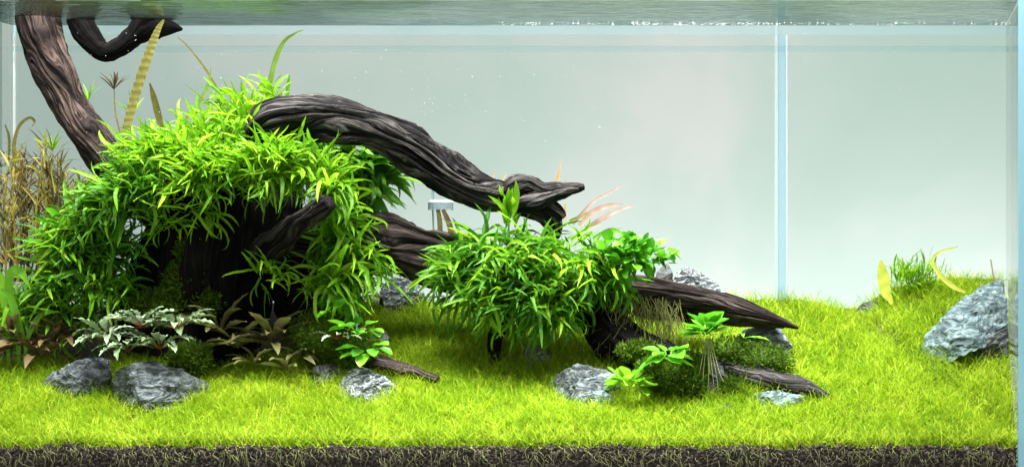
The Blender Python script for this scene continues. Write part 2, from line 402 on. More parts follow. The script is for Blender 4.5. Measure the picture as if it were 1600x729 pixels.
wood('driftwood_branch', 'black bent driftwood branch dipping out of the water surface beside the brown trunk',
     tube([(118, 8, .36, 19), (130, 44, .36, 20), (146, 66, .36, 18), (163, 81, .36, 15), (186, 74, .36, 15), (212, 56, .36, 17), (240, 44, .36, 19), (264, 43, .36, 13), (285, 46, .36, 2)], 3.1, 70, 30, 0.12, 0.08),
     M['stump'], [('limb', tube([(204, 62, .36, 15), (222, 40, .36, 19), (240, 15, .36, 22), (250, -20, .36, 22)], 5.2, 24, 24, .1, .06))])
wood('driftwood_arch', 'dark grooved driftwood arching from the fern mound down to the right with a broken tip',
     tube([(408, 236, .26, 10), (410, 214, .235, 27), (434, 190, .215, 38), (476, 183, .21, 36), (530, 190, .22, 34), (585, 203, .235, 31), (630, 224, .25, 32), (668, 250, .26, 33), (712, 280, .27, 31), (760, 303, .28, 27), (810, 312, .29, 24), (846, 326, .29, 21), (862, 348, .29, 17), (862, 372, .29, 13)], 8.4, 200, 150, 0.24, 0.34, 0.6, lump=.24),
     M['wood'],
     [('broken_tip', tube([(776, 308, .275, 10), (800, 294, .27, 17), (826, 288, .27, 15), (850, 297, .27, 13), (876, 296, .27, 11), (898, 294, .27, 8), (913, 292, .27, 4)], 11.7, 60, 70, .42, .35, lump=.3)),
      ('broken_tip', tube([(806, 322, .265, 14), (838, 314, .262, 14), (866, 305, .26, 10), (888, 299, .26, 7), (904, 296, .26, 3)], 15.2, 40, 60, .4, .35, lump=.3)),
      ('stub', tube([(846, 312, .275, 13), (862, 322, .272, 12), (874, 332, .27, 9), (880, 340, .27, 6)], 17.2, 30, 40, .4, .3, lump=.3))])
wood('driftwood_stump', 'black hollow driftwood stump under the fern mound with a blunt stub pointing up right',
     tube([(300, 560, 0.35, 118), (318, 500, 0.35, 108), (330, 430, 0.35, 112), (345, 370, 0.35, 110), (370, 310, 0.36, 95), (390, 262, 0.37, 70), (400, 230, 0.38, 34)], 21.0, 90, 80, 0.30, 0.22, .4),
     M['stump'],
     [('stub', tube([(388, 412, .33, 24), (414, 394, .27, 25), (442, 371, .20, 22), (470, 348, .16, 19), (500, 326, .135, 16), (515, 315, .127, 13)], 24.0, 60, 80, .24, .28, lump=.25), M['stump_end']),
      ('root', tube([(430, 360, 0.355, 60), (470, 420, 0.345, 64), (490, 480, 0.335, 56), (500, 540, 0.335, 50)], 26.0, 50, 48, .25, .2, 1.2, .5)),
      ('root', tube([(260, 400, 0.325, 50), (230, 450, 0.315, 44), (215, 520, 0.315, 40)], 28.0, 40, 40, .25, .2, 1.2, .5)),
      ('knot', tube([(358, 262, 0.27, 18), (362, 238, 0.25, 15), (366, 222, 0.25, 9)], 29.0, 20, 24, .2, .15))])
wood('driftwood_log', 'long red brown driftwood log tapering to a point over the grass at right',
     tube([(450, 368, 0.31, 30), (540, 368, 0.31, 34), (600, 378, 0.31, 40), (660, 398, 0.31, 43), (740, 425, 0.31, 42), (840, 440, 0.3, 38), (930, 446, 0.29, 30), (1000, 450, 0.28, 20), (1080, 464, 0.27, 19), (1150, 481, 0.26, 16), (1200, 496, 0.255, 10), (1247, 512, 0.25, 2)], 31.5, 200, 130, 0.24, 0.30, .35),
     M['branch'],
     [('fork', tube([(950, 462, 0.3, 22), (1040, 482, 0.295, 19), (1110, 490, 0.285, 17), (1170, 498, 0.275, 12), (1226, 510, 0.27, 3)], 33.0, 60, 40, .2, .25)),
      ('leg', tube([(890, 450, 0.29, 36), (925, 490, 0.28, 30), (950, 540, 0.275, 24), (965, 590, 0.275, 20)], 35.0, 50, 44, .25, .2), M['stump']),
      ('root', tube([(920, 470, .27, 26), (975, 530, .24, 30), (1050, 572, .215, 32), (1140, 592, .20, 28), (1210, 604, .185, 20), (1270, 618, .17, 8)], 37.0, 90, 80, .3, .28, .4), M['stump']),
      ('leg', tube([(790, 450, 0.28, 24), (785, 500, 0.275, 13), (772, 540, 0.27, 11), (778, 600, 0.27, 12)], 36.0, 50, 28, .25, .2), M['stump'])])
def lying(name, label, p, mat, seed, n=40): return wood(name, label, tube(p, seed, 50, n, .18, .25), mat)
y = depth_at(640, 596)
lying('driftwood_stick', 'short dark driftwood stick lying in the grass beside the small veined rock', [(575, 562, y+.03, 15), (610, 574, y+.015, 14), (650, 583, y, 11), (684, 593, y-.01, 6)], M['branch'], 41)
y = depth_at(1260, 622)
lying('driftwood_stick', 'split charcoal driftwood stick poking out of the moss at lower right', [(1130, 578, y+.045, 16), (1175, 588, y+.03, 20), (1220, 600, y+.012, 20), (1258, 609, y, 17), (1284, 618, y-.01, 11), (1303, 622, y-.01, 3)], M['wood'], 43)

# ------------------------------------------------------------------ stones
EXCL = []
def rock(label, outline, mat, thick, y=None, seed=0, name='stone', facet=9, group='stones set in the carpet', cat='stone', rough=1.0, sub=5, floor=True):
    """outline: star-shaped silhouette in photo pixels; inflated to real depth, cut by random planes, roughened"""
    pts = np.array(outline, float); c = pts.mean(0); pts = c+(pts-c)*1.05; c = c+np.array([0, 5.0]); pts = pts+np.array([0, 5.0])
    if y is None: y = min(depth_at(c[0], pts[:, 1].max()-13), TANKD-.03)
    rnd = random.Random(seed)
    rel = np.stack([pts[:, 0]-c[0], -(pts[:, 1]-c[1])], 1); nxt = np.roll(rel, -1, 0)
    rad = np.hypot(*(pts-c).T)
    def reach(th):
        d = np.array([math.cos(th), math.sin(th)]); e = nxt-rel
        den = d[0]*e[:, 1]-d[1]*e[:, 0]; den = np.where(abs(den) < 1e-9, 1e-9, den)
        t = (rel[:, 0]*e[:, 1]-rel[:, 1]*e[:, 0])/den; u = (rel[:, 0]*d[1]-rel[:, 1]*d[0])/den
        ok = (u >= -1e-6) & (u <= 1+1e-6) & (t > 0)
        return float(t[ok].min()) if ok.any() else float(rad.min())
    Vv, Ff = ico(sub)
    size = rad.mean()/1000
    base = P(c[0], c[1], y); k = K(y)/1000
    out = []
    for d in Vv:
        th = math.atan2(d[2], d[0]); rho = math.hypot(d[0], d[2])
        rr = reach(th)
        s = rho**0.6
        out.append([math.cos(th)*rr*s*k, math.copysign(abs(d[1])**0.8, d[1])*thick/1000, math.sin(th)*rr*s*k])
    out = np.array(out)
    for i in range(facet+3):   # planar breaks on the visible face and the top
        n = np.array(Vector((rnd.uniform(-.75, .75), -rnd.uniform(.5, 1), rnd.uniform(-.35, .8))).normalized())
        dd = out@n; lim = dd.max()*rnd.uniform(.52, .88)
        over = np.maximum(0, dd-lim); out -= n*over[:, None]
    tilt = Vector((rnd.uniform(-.7, .7), rnd.uniform(-.4, .4), 1)).normalized()
    for i, p in enumerate(out):
        q = Vector(p)*(1/size); st = q.dot(tilt); q += Vector((seed*3.1, 0, 0)); ly = Vector((q.x*.7, q.y*.7, st*4.5))
        e = 0.045*noise.noise(q*1.7)+0.09*(abs(noise.noise(ly))-.22)+0.08*(abs(noise.noise(ly*2.3+q*.6))-.2)+0.07*(.25-abs(noise.noise(q*3.1)))+0.04*noise.noise(q*8)+0.02*noise.noise(q*18)
        out[i] += Vv[i]*e*size*rough
    o = link(name, np_mesh(name, out, Ff, mat, False)); o.location = base
    tag(o, label, cat, group)
    if size < .035 or y < .22: EXCL.append((base.x, y, (pts[:, 0].max()-pts[:, 0].min())/2000*0.66*K(y), thick/1000*0.45))
    return o
rock('flat grey streaked rock at the far left in the front grass', [(57, 597), (72, 580), (104, 566), (140, 555), (162, 558), (168, 582), (164, 612), (110, 622), (66, 620)], M['rock'], 55, seed=1)
rock('broad dark grey rock under the silver leaved plants', [(172, 588), (190, 570), (235, 562), (275, 572), (306, 588), (324, 602), (318, 626), (250, 640), (190, 634), (174, 616)], M['rock'], 60, seed=2)
rock('tiny grey pebble between the two front left rocks', [(122, 600), (132, 592), (144, 595), (147, 606), (135, 612), (124, 610)], M['rock_dark'], 12, seed=3, sub=3)
rock('small dark rock with bright white veins in front of the round leaved plant', [(528, 588), (540, 572), (566, 570), (590, 580), (612, 594), (622, 608), (610, 622), (560, 626), (532, 618)], M['rock_vein'], 40, seed=4)
rock('plain dark rock tucked behind the white veined one', [(480, 585), (495, 567), (520, 564), (538, 572), (536, 598), (510, 610), (484, 606)], M['rock_dark'], 30, y=depth_at(520, 596), seed=5)
rock('smooth layered grey rock under the right hand fern bush', [(848, 600), (866, 578), (900, 568), (940, 572), (964, 584), (964, 614), (920, 628), (862, 626)], M['rock'], 50, seed=6)
rock('small pale blue stone beside the low broad leaved plant', [(900, 617), (918, 606), (942, 606), (960, 616), (962, 632), (930, 640), (904, 634)], M['rock_pale'], 26, seed=7)
rock('low pale stone lying below the charcoal stick', [(1160, 622), (1180, 608), (1215, 606), (1250, 613), (1280, 626), (1270, 642), (1210, 646), (1170, 640)], M['rock_pale'], 34, y=depth_at(1220, 630), seed=8)
rock('tiny grey speckled stone in the grass in front of the moss', [(1120, 632), (1130, 625), (1146, 629), (1152, 640), (1140, 648), (1124, 645)], M['rock_vein'], 14, seed=9, sub=3)
rock('large pale blue rock sloping up against the right glass', [(1444, 540), (1449, 518), (1470, 498), (1500, 468), (1530, 446), (1558, 428), (1574, 424), (1575, 500), (1572, 530), (1545, 532), (1510, 545), (1470, 560), (1446, 556)], M['rock_pale'], 85, seed=10, facet=12)
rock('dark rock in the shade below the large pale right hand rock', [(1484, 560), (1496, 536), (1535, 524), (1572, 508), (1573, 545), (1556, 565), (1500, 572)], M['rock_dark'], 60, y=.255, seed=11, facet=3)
rock('jagged pale grey rock behind the tapering log', [(1052, 450), (1058, 422), (1075, 413), (1098, 424), (1122, 444), (1142, 462), (1162, 480), (1150, 500), (1090, 500), (1058, 480)], M['rock_vein'], 50, seed=13)
rock('rounded grey rock below the pointed end of the log', [(1150, 530), (1160, 512), (1190, 503), (1220, 512), (1234, 534), (1236, 556), (1200, 566), (1156, 560)], M['rock'], 45, seed=14)
rock('pale crackled rock at the back between the two fern bushes', [(596, 470), (600, 445), (612, 430), (635, 430), (655, 442), (664, 465), (655, 490), (610, 492)], M['rock_vein'], 40, seed=15)
rock('small grey rock among the amber stems at upper left', [(62, 420), (65, 345), (69, 330), (82, 323), (97, 328), (104, 342), (108, 420), (104, 500), (66, 500)], M['rock'], 22, seed=16, sub=3)
rock('dark lump of stone beside the round leaved plant', [(584, 522), (590, 511), (600, 511), (607, 522), (604, 536), (590, 538)], M['rock_dark'], 16, y=.24, seed=17, sub=3)
rock('mottled rock half hidden under hanging fern leaves', [(795, 575), (800, 548), (825, 536), (855, 545), (866, 565), (855, 590), (810, 592)], M['rock_vein'], 40, y=.27, seed=18)
rock('dark stone sunk in the grass by the yellow leaf', [(1338, 474), (1352, 467), (1376, 466), (1390, 476), (1380, 488), (1345, 488)], M['rock_dark'], 24, seed=19, sub=3)
rock('dark rock showing between the small leaved plant and the jagged rock', [(1022, 440), (1028, 415), (1042, 406), (1050, 420), (1052, 450), (1035, 465)], M['rock_dark'], 25, seed=20, sub=3)
rock('dark boulder behind the hanging pale roots at lower right', [(1075, 590), (1085, 562), (1115, 548), (1140, 556), (1155, 580), (1160, 610), (1130, 626), (1085, 624)], M['rock_dark'], 50, y=.19, seed=22)

# ------------------------------------------------------------------ leaf shapes (unit length along +X, shared by all copies)
def leaf_arrays(ratio, droop, sway, twist, prof, fold=0.25, seg=7, wav=0.0, wn=5, stalk=0.0, seed=0):
    rnd = random.Random(seed); pos = np.zeros(3); V = []
    for i in range(seg+1):
        t = i/seg
        pitch = 0.35*droop-droop*t**1.15*1.5+.3*abs(sway)*math.sin(5*t+seed*1.7); yaw = sway*math.sin(2.6*t+seed)
        h = np.array([math.cos(pitch)*math.cos(yaw), math.cos(pitch)*math.sin(yaw), math.sin(pitch)])
        if i: pos = pos+h/seg
        side = np.cross([0, 0, 1], h); side /= np.linalg.norm(side); upv = np.cross(h, side)
        a = twist*t; s2 = side*math.cos(a)+upv*math.sin(a); u2 = upv*math.cos(a)-side*math.sin(a)
        if t < stalk: w = 0.035
        else: w = ratio*0.5*max(prof((t-stalk)/(1-stalk)), 0.02)*1
        w1 = w*(1+wav*math.sin(wn*2*math.pi*t)); w2 = w*(1+wav*math.sin(wn*2*math.pi*t+2.1))
        z1 = wav*w*1.5*math.sin(wn*2*math.pi*t+1); z2 = wav*w*1.5*math.sin(wn*2*math.pi*t+3)
        V += [pos+s2*w1+u2*z1, pos-u2*w*fold*2, pos-s2*w2+u2*z2]
    F = []
    for i in range(seg):
        a = i*3
        F += [(a, a+1, a+4, a+3), (a+1, a+2, a+5, a+4)]
    return np.array(V), np.array(F)
def strap(t): return min(1, t*6+.35)*(1-t**3.2)**.8
def lance(t): return math.sin(math.pi*min(1, t*.97+.03))**.8*(1-.25*t)
def ovate(t): return (math.sin(math.pi*min(1, t**.78))**.62)
def variants(n, mk): return [mk(i) for i in range(n)]
U = random.uniform
LV = {
 'fern': variants(24, lambda i: leaf_arrays(U(.075, .11), U(.1, 1.7), U(-1.0, 1.0), U(-1.5, 1.5), strap, .3, 9, .14, U(2, 4), 0, i)),
 'fern_broad': variants(6, lambda i: leaf_arrays(U(.15, .20), U(.3, 1.2), U(-.3, .3), U(-.6, .6), lance, .3, 8, .08, 4, 0, i)),
 'ovate': variants(6, lambda i: leaf_arrays(U(.50, .62), U(.5, 1.1), U(-.15, .15), U(-.2, .2), ovate, .22, 9, .03, 3, .22, i)),
 'round': variants(5, lambda i: leaf_arrays(U(.55, .7), U(.4, .9), U(-.15, .15), U(-.3, .3), ovate, .15, 6, .03, 2, .12, i)),
 'wavy': variants(7, lambda i: leaf_arrays(U(.24, .32), U(.5, 1.2), U(-.2, .2), U(-.4, .4), lance, .18, 14, .20, 5, .10, i)),
 'lance': variants(7, lambda i: leaf_arrays(U(.22, .30), U(.3, 1.1), U(-.25, .25), U(-.5, .5), lance, .22, 9, .07, 4, .14, i)),
 'needle': variants(5, lambda i: leaf_arrays(U(.09, .14), U(.2, .9), U(-.3, .3), 0, lance, .2, 5, 0, 1, 0, i)),
}
_mc = {}
def leaf_mesh(kind, i, mat):
    k = (kind, i, mat.name)
    if k not in _mc:
        v, f = LV[kind][i]; _mc[k] = np_mesh('leaf', v, f, mat)
    return _mc[k]
def frame(d, roll=0.0):
    d = Vector(d).normalized(); up = Vector((0, 0, 1))
    s = up.cross(d)
    if s.length < .15: s = Vector((0, 1, 0)).cross(d)
    s.normalize(); u = d.cross(s)
    c, n = math.cos(roll), math.sin(roll)
    s2 = s*c+u*n; u2 = u*c-s*n
    return Matrix((d, s2, u2)).transposed()
def add_leaf(root, kind, mat, pos, d, L, roll=0.0, name='leaf', wid=1.0):
    i = random.randrange(len(LV[kind]))
    o = bpy.data.objects.new(name, leaf_mesh(kind, i, mat)); COL.objects.link(o); o.parent = root
    m = Matrix.Translation(Vector(pos)-root.location) @ frame(d, roll).to_4x4() @ Matrix.Diagonal((L, L*wid, L, 1))
    o.matrix_basis = m
    return o
def joined(root, name, mat, items):
    """items: (kind, pos, dir, L, roll) -> one mesh, a part of root"""
    Vs, Fs, b = [], [], 0
    for kind, pos, d, L, roll in items:
        v, f = LV[kind][random.randrange(len(LV[kind]))]
        m = np.array(frame(d, roll))*L
        Vs.append(v@m.T+np.array(Vector(pos)-root.location)); Fs.append(f+b); b += len(v)
    o = link(name, np_mesh(name, np.concatenate(Vs), np.concatenate(Fs), mat), root); o['kind'] = 'stuff'
    return o
def rand_unit():
    while True:
        v = Vector((U(-1, 1), U(-1, 1), U(-1, 1)))
        if .05 < v.length < 1: return v.normalized()
def bush(name, label, cat, blobs, n_tuft, per, Lr, kind, mat, fill=250, up=.35, spread=.85, front=.6, group=None, cap=300, down=0.0, fillmat=None, inset=.62, axis=None):
    """a clump of leaves: tufts sit on the blobs' skins; blob = (px, py, depth, rx, ry, rdepth px)"""
    b0 = blobs[0]; root = thing(name, label, cat, P(b0[0], b0[1]+b0[4], b0[2]), group)
    wts = [b[3]*b[4] for b in blobs]; cnt = 0; items = []
    for _ in range(n_tuft):
        b = random.choices(blobs, wts)[0]
        n = rand_unit()
        if random.random() < front and n.y > 0: n.y = -n.y
        if n.z < -.2 and random.random() < .45: n.z = -n.z
        c = P(b[0], b[1], b[2]); k = K(b[2])/1000
        base = c+Vector((n.x*b[3]*k, n.y*b[5]*k, n.z*b[4]*k))*inset
        for q in range(per):
            d = n*.8+rand_unit()*spread+Vector((0, 0, up-down))
            if axis: d += Vector(axis)
            L = U(*Lr)/1000
            pos = base+rand_unit()*U(.004, .022)
            if cnt < cap: add_leaf(root, kind, mat, pos, d, L, U(-.7, .7)); cnt += 1
            else: items.append((kind, pos, d, L, U(-.7, .7)))
    for _ in range(fill):
        b = random.choices(blobs, wts)[0]; n = rand_unit()
        c = P(b[0], b[1], b[2]); k = K(b[2])/1000
        pos = c+Vector((n.x*b[3], n.y*b[5], n.z*b[4]))*k*U(.1, .6)
        d = n*.7+rand_unit()*.8+Vector((0, 0, up*.6-down))
        items.append((kind, pos, d, U(*Lr)/1000*.85, U(-1, 1)))
    if items: joined(root, 'foliage', fillmat or mat, items)
    return root
def strands(lines, w):
    """thin three-sided strings along polylines (world points)"""
    V, F = [], []
    for ln in lines:
        b = len(V); n = len(ln)
        for i, p in enumerate(ln):
            ww = w*(1-.6*i/(n-1))
            for a in (0, 2.1, 4.2): V.append((p[0]+math.cos(a)*ww, p[1]+math.sin(a)*ww, p[2]+.2*ww*math.sin(a)))
        for i in range(n-1):
            for a in range(3):
                c = (a+1) % 3; F.append((b+i*3+a, b+i*3+c, b+i*3+3+c, b+i*3+3+a))
    return V, F
def ribbon(pts, seg=24, ruffle=0.0, rn=14, roll=0.0, fold=.2):
    """ruffled strap leaf along (px, py, depth, half width px)"""
    C = spline([(*P(a, b, c), w/1000*K(c)) for a, b, c, w in pts], seg)
    tan = np.gradient(C[:, :3], axis=0); V, F = [], []
    for i in range(seg+1):
        T = Vector(tan[i]).normalized(); s = T.cross(Vector((math.sin(roll), -math.cos(roll), 0))).normalized(); n = s.cross(T)
        w = max(C[i, 3], .0003); p = Vector(C[i, :3]); ph = rn*2*math.pi*i/seg
        V += [p+s*w*(1+.15*ruffle*math.sin(ph))+n*w*ruffle*math.sin(ph), p-n*w*fold, p-s*w*(1+.15*ruffle*math.cos(ph))+n*w*ruffle*math.sin(ph+2)]
    for i in range(seg):
        a = i*3; F += [(a, a+1, a+4, a+3), (a+1, a+2, a+5, a+4)]
    return V, F
def ribbon_plant(name, label, cat, leaves, group=None):
    p0 = leaves[0][0][0]; root = thing(name, label, cat, P(*p0[:3]), group)
    for pts, mat, ruf in leaves:
        v, f = ribbon(pts, 130 if ruf > .2 else 24, ruf*.28 if ruf > .2 else ruf, 23 if ruf > .2 else 4)
        link('leaf', mesh('leaf', local(v, root.location), f, mat), root)
    return root

# ------------------------------------------------------------------ fern clumps
FG = 'narrow leaved fern clumps'
bush('fern_clump', 'bright narrow leaved fern clump spilling over the left side of the stump', 'fern',
     [(155, 350, 0.26, 70, 42, 50), (195, 320, .22, 52, 38, 36), (225, 300, .21, 40, 26, 30), (120, 400, 0.27, 60, 48, 45), (165, 395, 0.26, 50, 40, 40), (105, 455, 0.27, 55, 40, 40), (165, 455, 0.25, 35, 35, 30)], 110, 8, (48, 86), 'fern', M['fern'], 420, group=FG, down=.15, fillmat=M['fern_dark'])
bush('fern_clump', 'largest bright fern mound crowning the stump below the arch', 'fern',
     [(320, 248, .25, 95, 46, 60), (420, 268, .19, 78, 36, 44), (245, 262, .25, 70, 40, 50), (495, 286, .19, 42, 34, 36), (320, 282, .20, 85, 26, 36), (372, 222, .24, 30, 22, 26)], 150, 8, (44, 82), 'fern', M['fern_yellow'], 260, group=FG, up=.5, fillmat=M['fern'])
bush('fern_clump', 'small lime fern tuft growing behind the left end of the arch', 'fern',
     [(385, 188, .29, 55, 28, 40), (345, 205, .28, 40, 22, 35), (430, 165, .30, 30, 14, 25)], 20, 7, (40, 72), 'fern', M['fern_yellow'], 90, group=FG, up=.6)
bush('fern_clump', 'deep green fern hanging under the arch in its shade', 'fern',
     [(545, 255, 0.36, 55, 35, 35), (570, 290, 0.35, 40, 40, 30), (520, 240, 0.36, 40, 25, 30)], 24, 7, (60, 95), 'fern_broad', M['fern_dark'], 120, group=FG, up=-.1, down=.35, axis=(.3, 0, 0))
bush('fern_clump', 'green fern clump trailing right from the blunt stub over the log', 'fern',
     [(535, 370, 0.27, 35, 45, 40), (548, 425, 0.26, 38, 40, 40), (520, 450, 0.25, 30, 28, 30)], 34, 7, (60, 100), 'fern', M['fern'], 200, group=FG, up=.1, down=.2, axis=(.6, -.2, 0), fillmat=M['fern_dark'])
bush('fern_clump', 'sparse fern sprig on the dark front of the stump', 'fern',
     [(415, 435, 0.24, 34, 16, 20), (455, 440, 0.235, 34, 18, 20)], 9, 5, (38, 66), 'fern', M['fern'], 0, group=FG, up=.1, down=.1)
bush('fern_clump', 'big round fern bush draped over the middle of the long log', 'fern',
     [(800, 405, 0.25, 90, 48, 65), (880, 410, 0.25, 80, 45, 60), (740, 420, 0.25, 55, 40, 50), (820, 460, 0.22, 95, 45, 50), (920, 440, 0.23, 60, 42, 45), (790, 478, 0.23, 65, 34, 40), (865, 482, 0.23, 55, 30, 40), (725, 455, 0.24, 40, 36, 40)], 150, 8, (48, 88), 'fern', M['fern'], 420, group=FG, up=.25, down=.28, fillmat=M['fern_dark'])
bush('fern_clump', 'upright pale fern shoots standing out of the top of the log bush', 'fern',
     [(800, 345, 0.27, 18, 10, 12)], 3, 4, (45, 72), 'fern_broad', M['fern'], 0, group=FG, up=1.3, spread=.5)
bush('fern_clump', 'low shaded fern tangle in the lower left corner', 'fern',
     [(60, 485, 0.29, 55, 30, 35), (120, 500, 0.28, 45, 25, 30), (20, 500, 0.29, 35, 30, 30)], 26, 7, (50, 85), 'fern', M['fern'], 120, group=FG, up=.35, fillmat=M['fern_dark'])
ribbon_plant('strap_leaf_plant', 'pale lime strap leaves against the left glass', 'plant',
     [([(14, 570, .25, 2.5), (8, 480, .24, 5.6), (0, 435, .235, 8.1), (-18, 414, .23, 1.9)], M['lime_leaf'], .05), ([(26, 570, .25, 2.5), (14, 470, .24, 5.0), (16, 428, .23, 6.8), (32, 424, .225, 6.8), (48, 452, .22, 0.6)], M['lime_leaf'], .05),
      ([(30, 570, .24, 2.5), (26, 500, .23, 5.6), (14, 462, .225, 5.6), (-6, 450, .22, 1.2)], M['lime_leaf'], .05), ([(44, 570, .24, 1.9), (30, 500, .23, 3.7), (14, 478, .23, 4.3), (2, 510, .22, 1.2)], M['fern'], .05),
      ([(36, 570, .24, 1.9), (46, 520, .23, 3.7), (64, 492, .225, 3.7), (92, 486, .22, 0.6)], M['lime_leaf'], .05)])

bush('fern_clump', 'few thin fern leaves dangling over the mouth of the dark hollow', 'fern',
     [(318, 330, .225, 60, 14, 18), (262, 352, .225, 30, 20, 18)], 14, 4, (40, 74), 'fern', M['fern'], 0, group=FG, up=.0, down=.4)

# ------------------------------------------------------------------ tall plants at the back
M['ribbon'] = leaf_mat('olive_ribbon', [(0.0, (0.06, 0.06, 0.012)), (0.5, (0.15, 0.14, 0.03)), (1.0, (0.34, 0.32, 0.09))], .35, tex=140)
M['ribbon_green'] = leaf_mat('green_ribbon', [(0.0, (0.12, 0.20, 0.03)), (1.0, (0.24, 0.36, 0.06))], .35)
ribbon_plant('ribbon_plant', 'tall olive plant whose crinkled ribbon leaf touches the water surface', 'plant',
     [([(192, 232, .30, 5), (200, 190, .30, 6.5), (214, 140, .30, 7.5), (232, 85, .30, 7), (246, 48, .30, 5), (256, 31, .30, 1.5)], M['ribbon'], .55),
      ([(258, 215, .31, 3), (250, 190, .31, 5), (241, 155, .31, 5), (234, 130, .31, 1)], M['ribbon'], .1)])
ribbon_plant('ribbon_plant', 'tall green ribbon leaf with a hooked tip behind the arch', 'plant',
     [([(420, 160, .33, 3), (422, 130, .33, 4), (430, 95, .33, 4.2), (444, 65, .33, 3), (462, 52, .32, 1.5), (474, 47, .32, .5)], M['ribbon_green'], .12),
      ([(422, 165, .32, 3), (414, 135, .32, 4), (404, 112, .32, 1)], M['fern_yellow'], .1), ([(448, 160, .32, 2.5), (450, 135, .32, 3), (452, 118, .32, 1)], M['fern_yellow'], .1)])
ribbon_plant('thread_plant', 'thin crossing olive threads of a wispy plant left of the arch', 'plant',
     [([(350, 172, .36, 2), (342, 145, .36, 2), (322, 110, .36, 1.8), (296, 76, .36, 1.2), (278, 58, .36, .6)], M['ribbon'], .1),
      ([(268, 212, .35, 3), (292, 185, .35, 3), (316, 152, .35, 2.8), (327, 125, .35, 2), (330, 105, .35, .5)], M['ribbon_green'], .1),
      ([(338, 185, .35, 3), (325, 165, .35, 2.5), (305, 145, .35, 1.2), (290, 133, .35, .5)], M['ribbon_green'], .1)])
ribbon_plant('withered_plant', 'withered olive leaf bent over near the left glass', 'plant',
     [([(22, 260, .38, 2.5), (22, 225, .38, 3), (30, 197, .38, 2.6), (46, 184, .38, 2.2), (54, 190, .38, 2), (50, 198, .37, 1)], M['ribbon'], .1),
      ([(14, 250, .38, 2), (14, 215, .38, 2.2), (8, 195, .38, 1)], M['ribbon'], .1)])
def stem_plant(name, label, px, py0, py1, y, lean, mat, n, L, group=None, whorl=3, stemmat=None, elev=.5):
    base = P(px, py0, y); root = thing(name, label, 'plant', base, group)
    top = P(px+lean, py1, y); mid = (base+top)/2+Vector((U(-.012, .012), 0, 0))
    ln = spline([base, mid, top], 14); v, f = strands([ln], .0019)
    link('stem', mesh('stem', local(v, base), f, stemmat or mat), root)
    items = []
    for i in range(n):
        t = .15+.85*i/max(1, n-1); p = Vector(ln[min(14, int(t*14))])
        for q in range(whorl):
            a = U(0, 6.28); items.append(('needle', p, Vector((math.cos(a), math.sin(a), U(.1, 1)*elev*2)), U(*L)/1000, U(-.5, .5)))
    joined(root, 'foliage', mat, items)
    return root
for i in range(44):
    px = 3+i*3.1+U(-3, 3)
    tp = 232+max(0, px-70)*.75+abs(random.gauss(0, 26))
    stem_plant('amber_stem_plant', 'thin amber stem with narrow wilted leaves in the thicket by the left glass', px, 440, tp, U(.28, .44), U(-16, 20), M['amber'] if i % 3 else M['brown_leaf'], 15, (24, 52), 'amber stems in the left corner thicket', 2, elev=1.1)
def tuft_plant(label, px, py, y, n, L, mat, stem_to, smat):
    base = P(*stem_to, y); root = thing('whorl_plant', label, 'plant', base)
    p = P(px, py, y); v, f = strands([spline([base, (base+p)/2+Vector((-.004, 0, 0)), p], 10)], .0022)
    link('stem', mesh('stem', local(v, base), f, smat), root)
    for i in range(n): add_leaf(root, 'needle', mat, p, Vector((U(-1, 1), U(-.8, .5), U(.5, 1.6))), U(*L)/1000, U(-.5, .5))
tuft_plant('brown spiky rosette on a bare stem below the black branch', 178, 140, .36, 16, (22, 46), M['brown_leaf'], (190, 215), M['amber'])
tuft_plant('fresh green shoot beside the brown trunk', 138, 158, .33, 10, (26, 44), M['fern'], (150, 215), M['amber'])
tuft_plant('small green shoot behind the crinkled ribbon leaf', 208, 180, .34, 12, (24, 46), M['fern'], (206, 225), M['amber'])
tuft_plant('yellow green shoot left of the trunk foot', 82, 236, .30, 14, (26, 52), M['fern_yellow'], (86, 300), M['amber'])
ribbon_plant('grassy_plant', 'pink and yellow grassy leaves fanning out behind the log bush', 'plant',
     [([(905, 352, .27, 3), (925, 332, .27, 4.5), (950, 321, .27, 3), (974, 319, .27, .6)], M['pink'], .1), ([(915, 356, .28, 3), (940, 342, .28, 4), (965, 328, .28, 2.6), (992, 320, .28, .6)], M['pink'], .1),
      ([(895, 350, .28, 2), (925, 316, .28, 2), (950, 302, .28, 1.6), (975, 288, .28, .4)], M['pink'], .05), ([(890, 345, .29, 2), (912, 336, .29, 3), (938, 326, .29, 2), (960, 322, .29, .5)], M['yellow_leaf'], .1),
      ([(925, 372, .25, 2), (955, 358, .25, 2.5), (975, 366, .24, 1.8), (992, 371, .24, .5)], M['fern'], .1)])
ribbon_plant('orange_plant', 'orange pointed leaves poking up behind the broken arch tip', 'plant',
     [([(868, 305, .35, 3.10), (870, 285, .35, 3.41), (874, 268, .35, 1.55), (876, 250, .35, 0.31)], M['orange'], 0), ([(884, 345, .35, 1.86), (882, 330, .35, 2.79), (884, 318, .35, 0.62)], M['orange'], 0),
      ([(782, 300, .35, 2.48), (784, 284, .35, 2.17), (792, 270, .35, 0.31)], M['orange'], 0), ([(768, 290, .35, 1.86), (769, 278, .35, 1.86), (772, 266, .35, 0.31)], M['orange'], 0)])
ribbon_plant('brown_stalk', 'pair of brown stalks standing under the glass diffuser', 'plant',
     [([(706, 372, .38, 4), (702, 350, .38, 4.5), (692, 327, .38, 3)], M['brown_leaf'], .05), ([(688, 370, .38, 4), (687, 345, .38, 4), (684, 326, .38, 3)], M['bronze'], .05)])
bush('wispy_plant', 'wispy pale green plant on the far bank right of the yellow leaf', 'plant', [(1410, 442, .43, 34, 22, 14), (1445, 436, .43, 30, 18, 14)], 70, 5, (16, 38), 'needle', M['fern_yellow'], 0, up=.9)
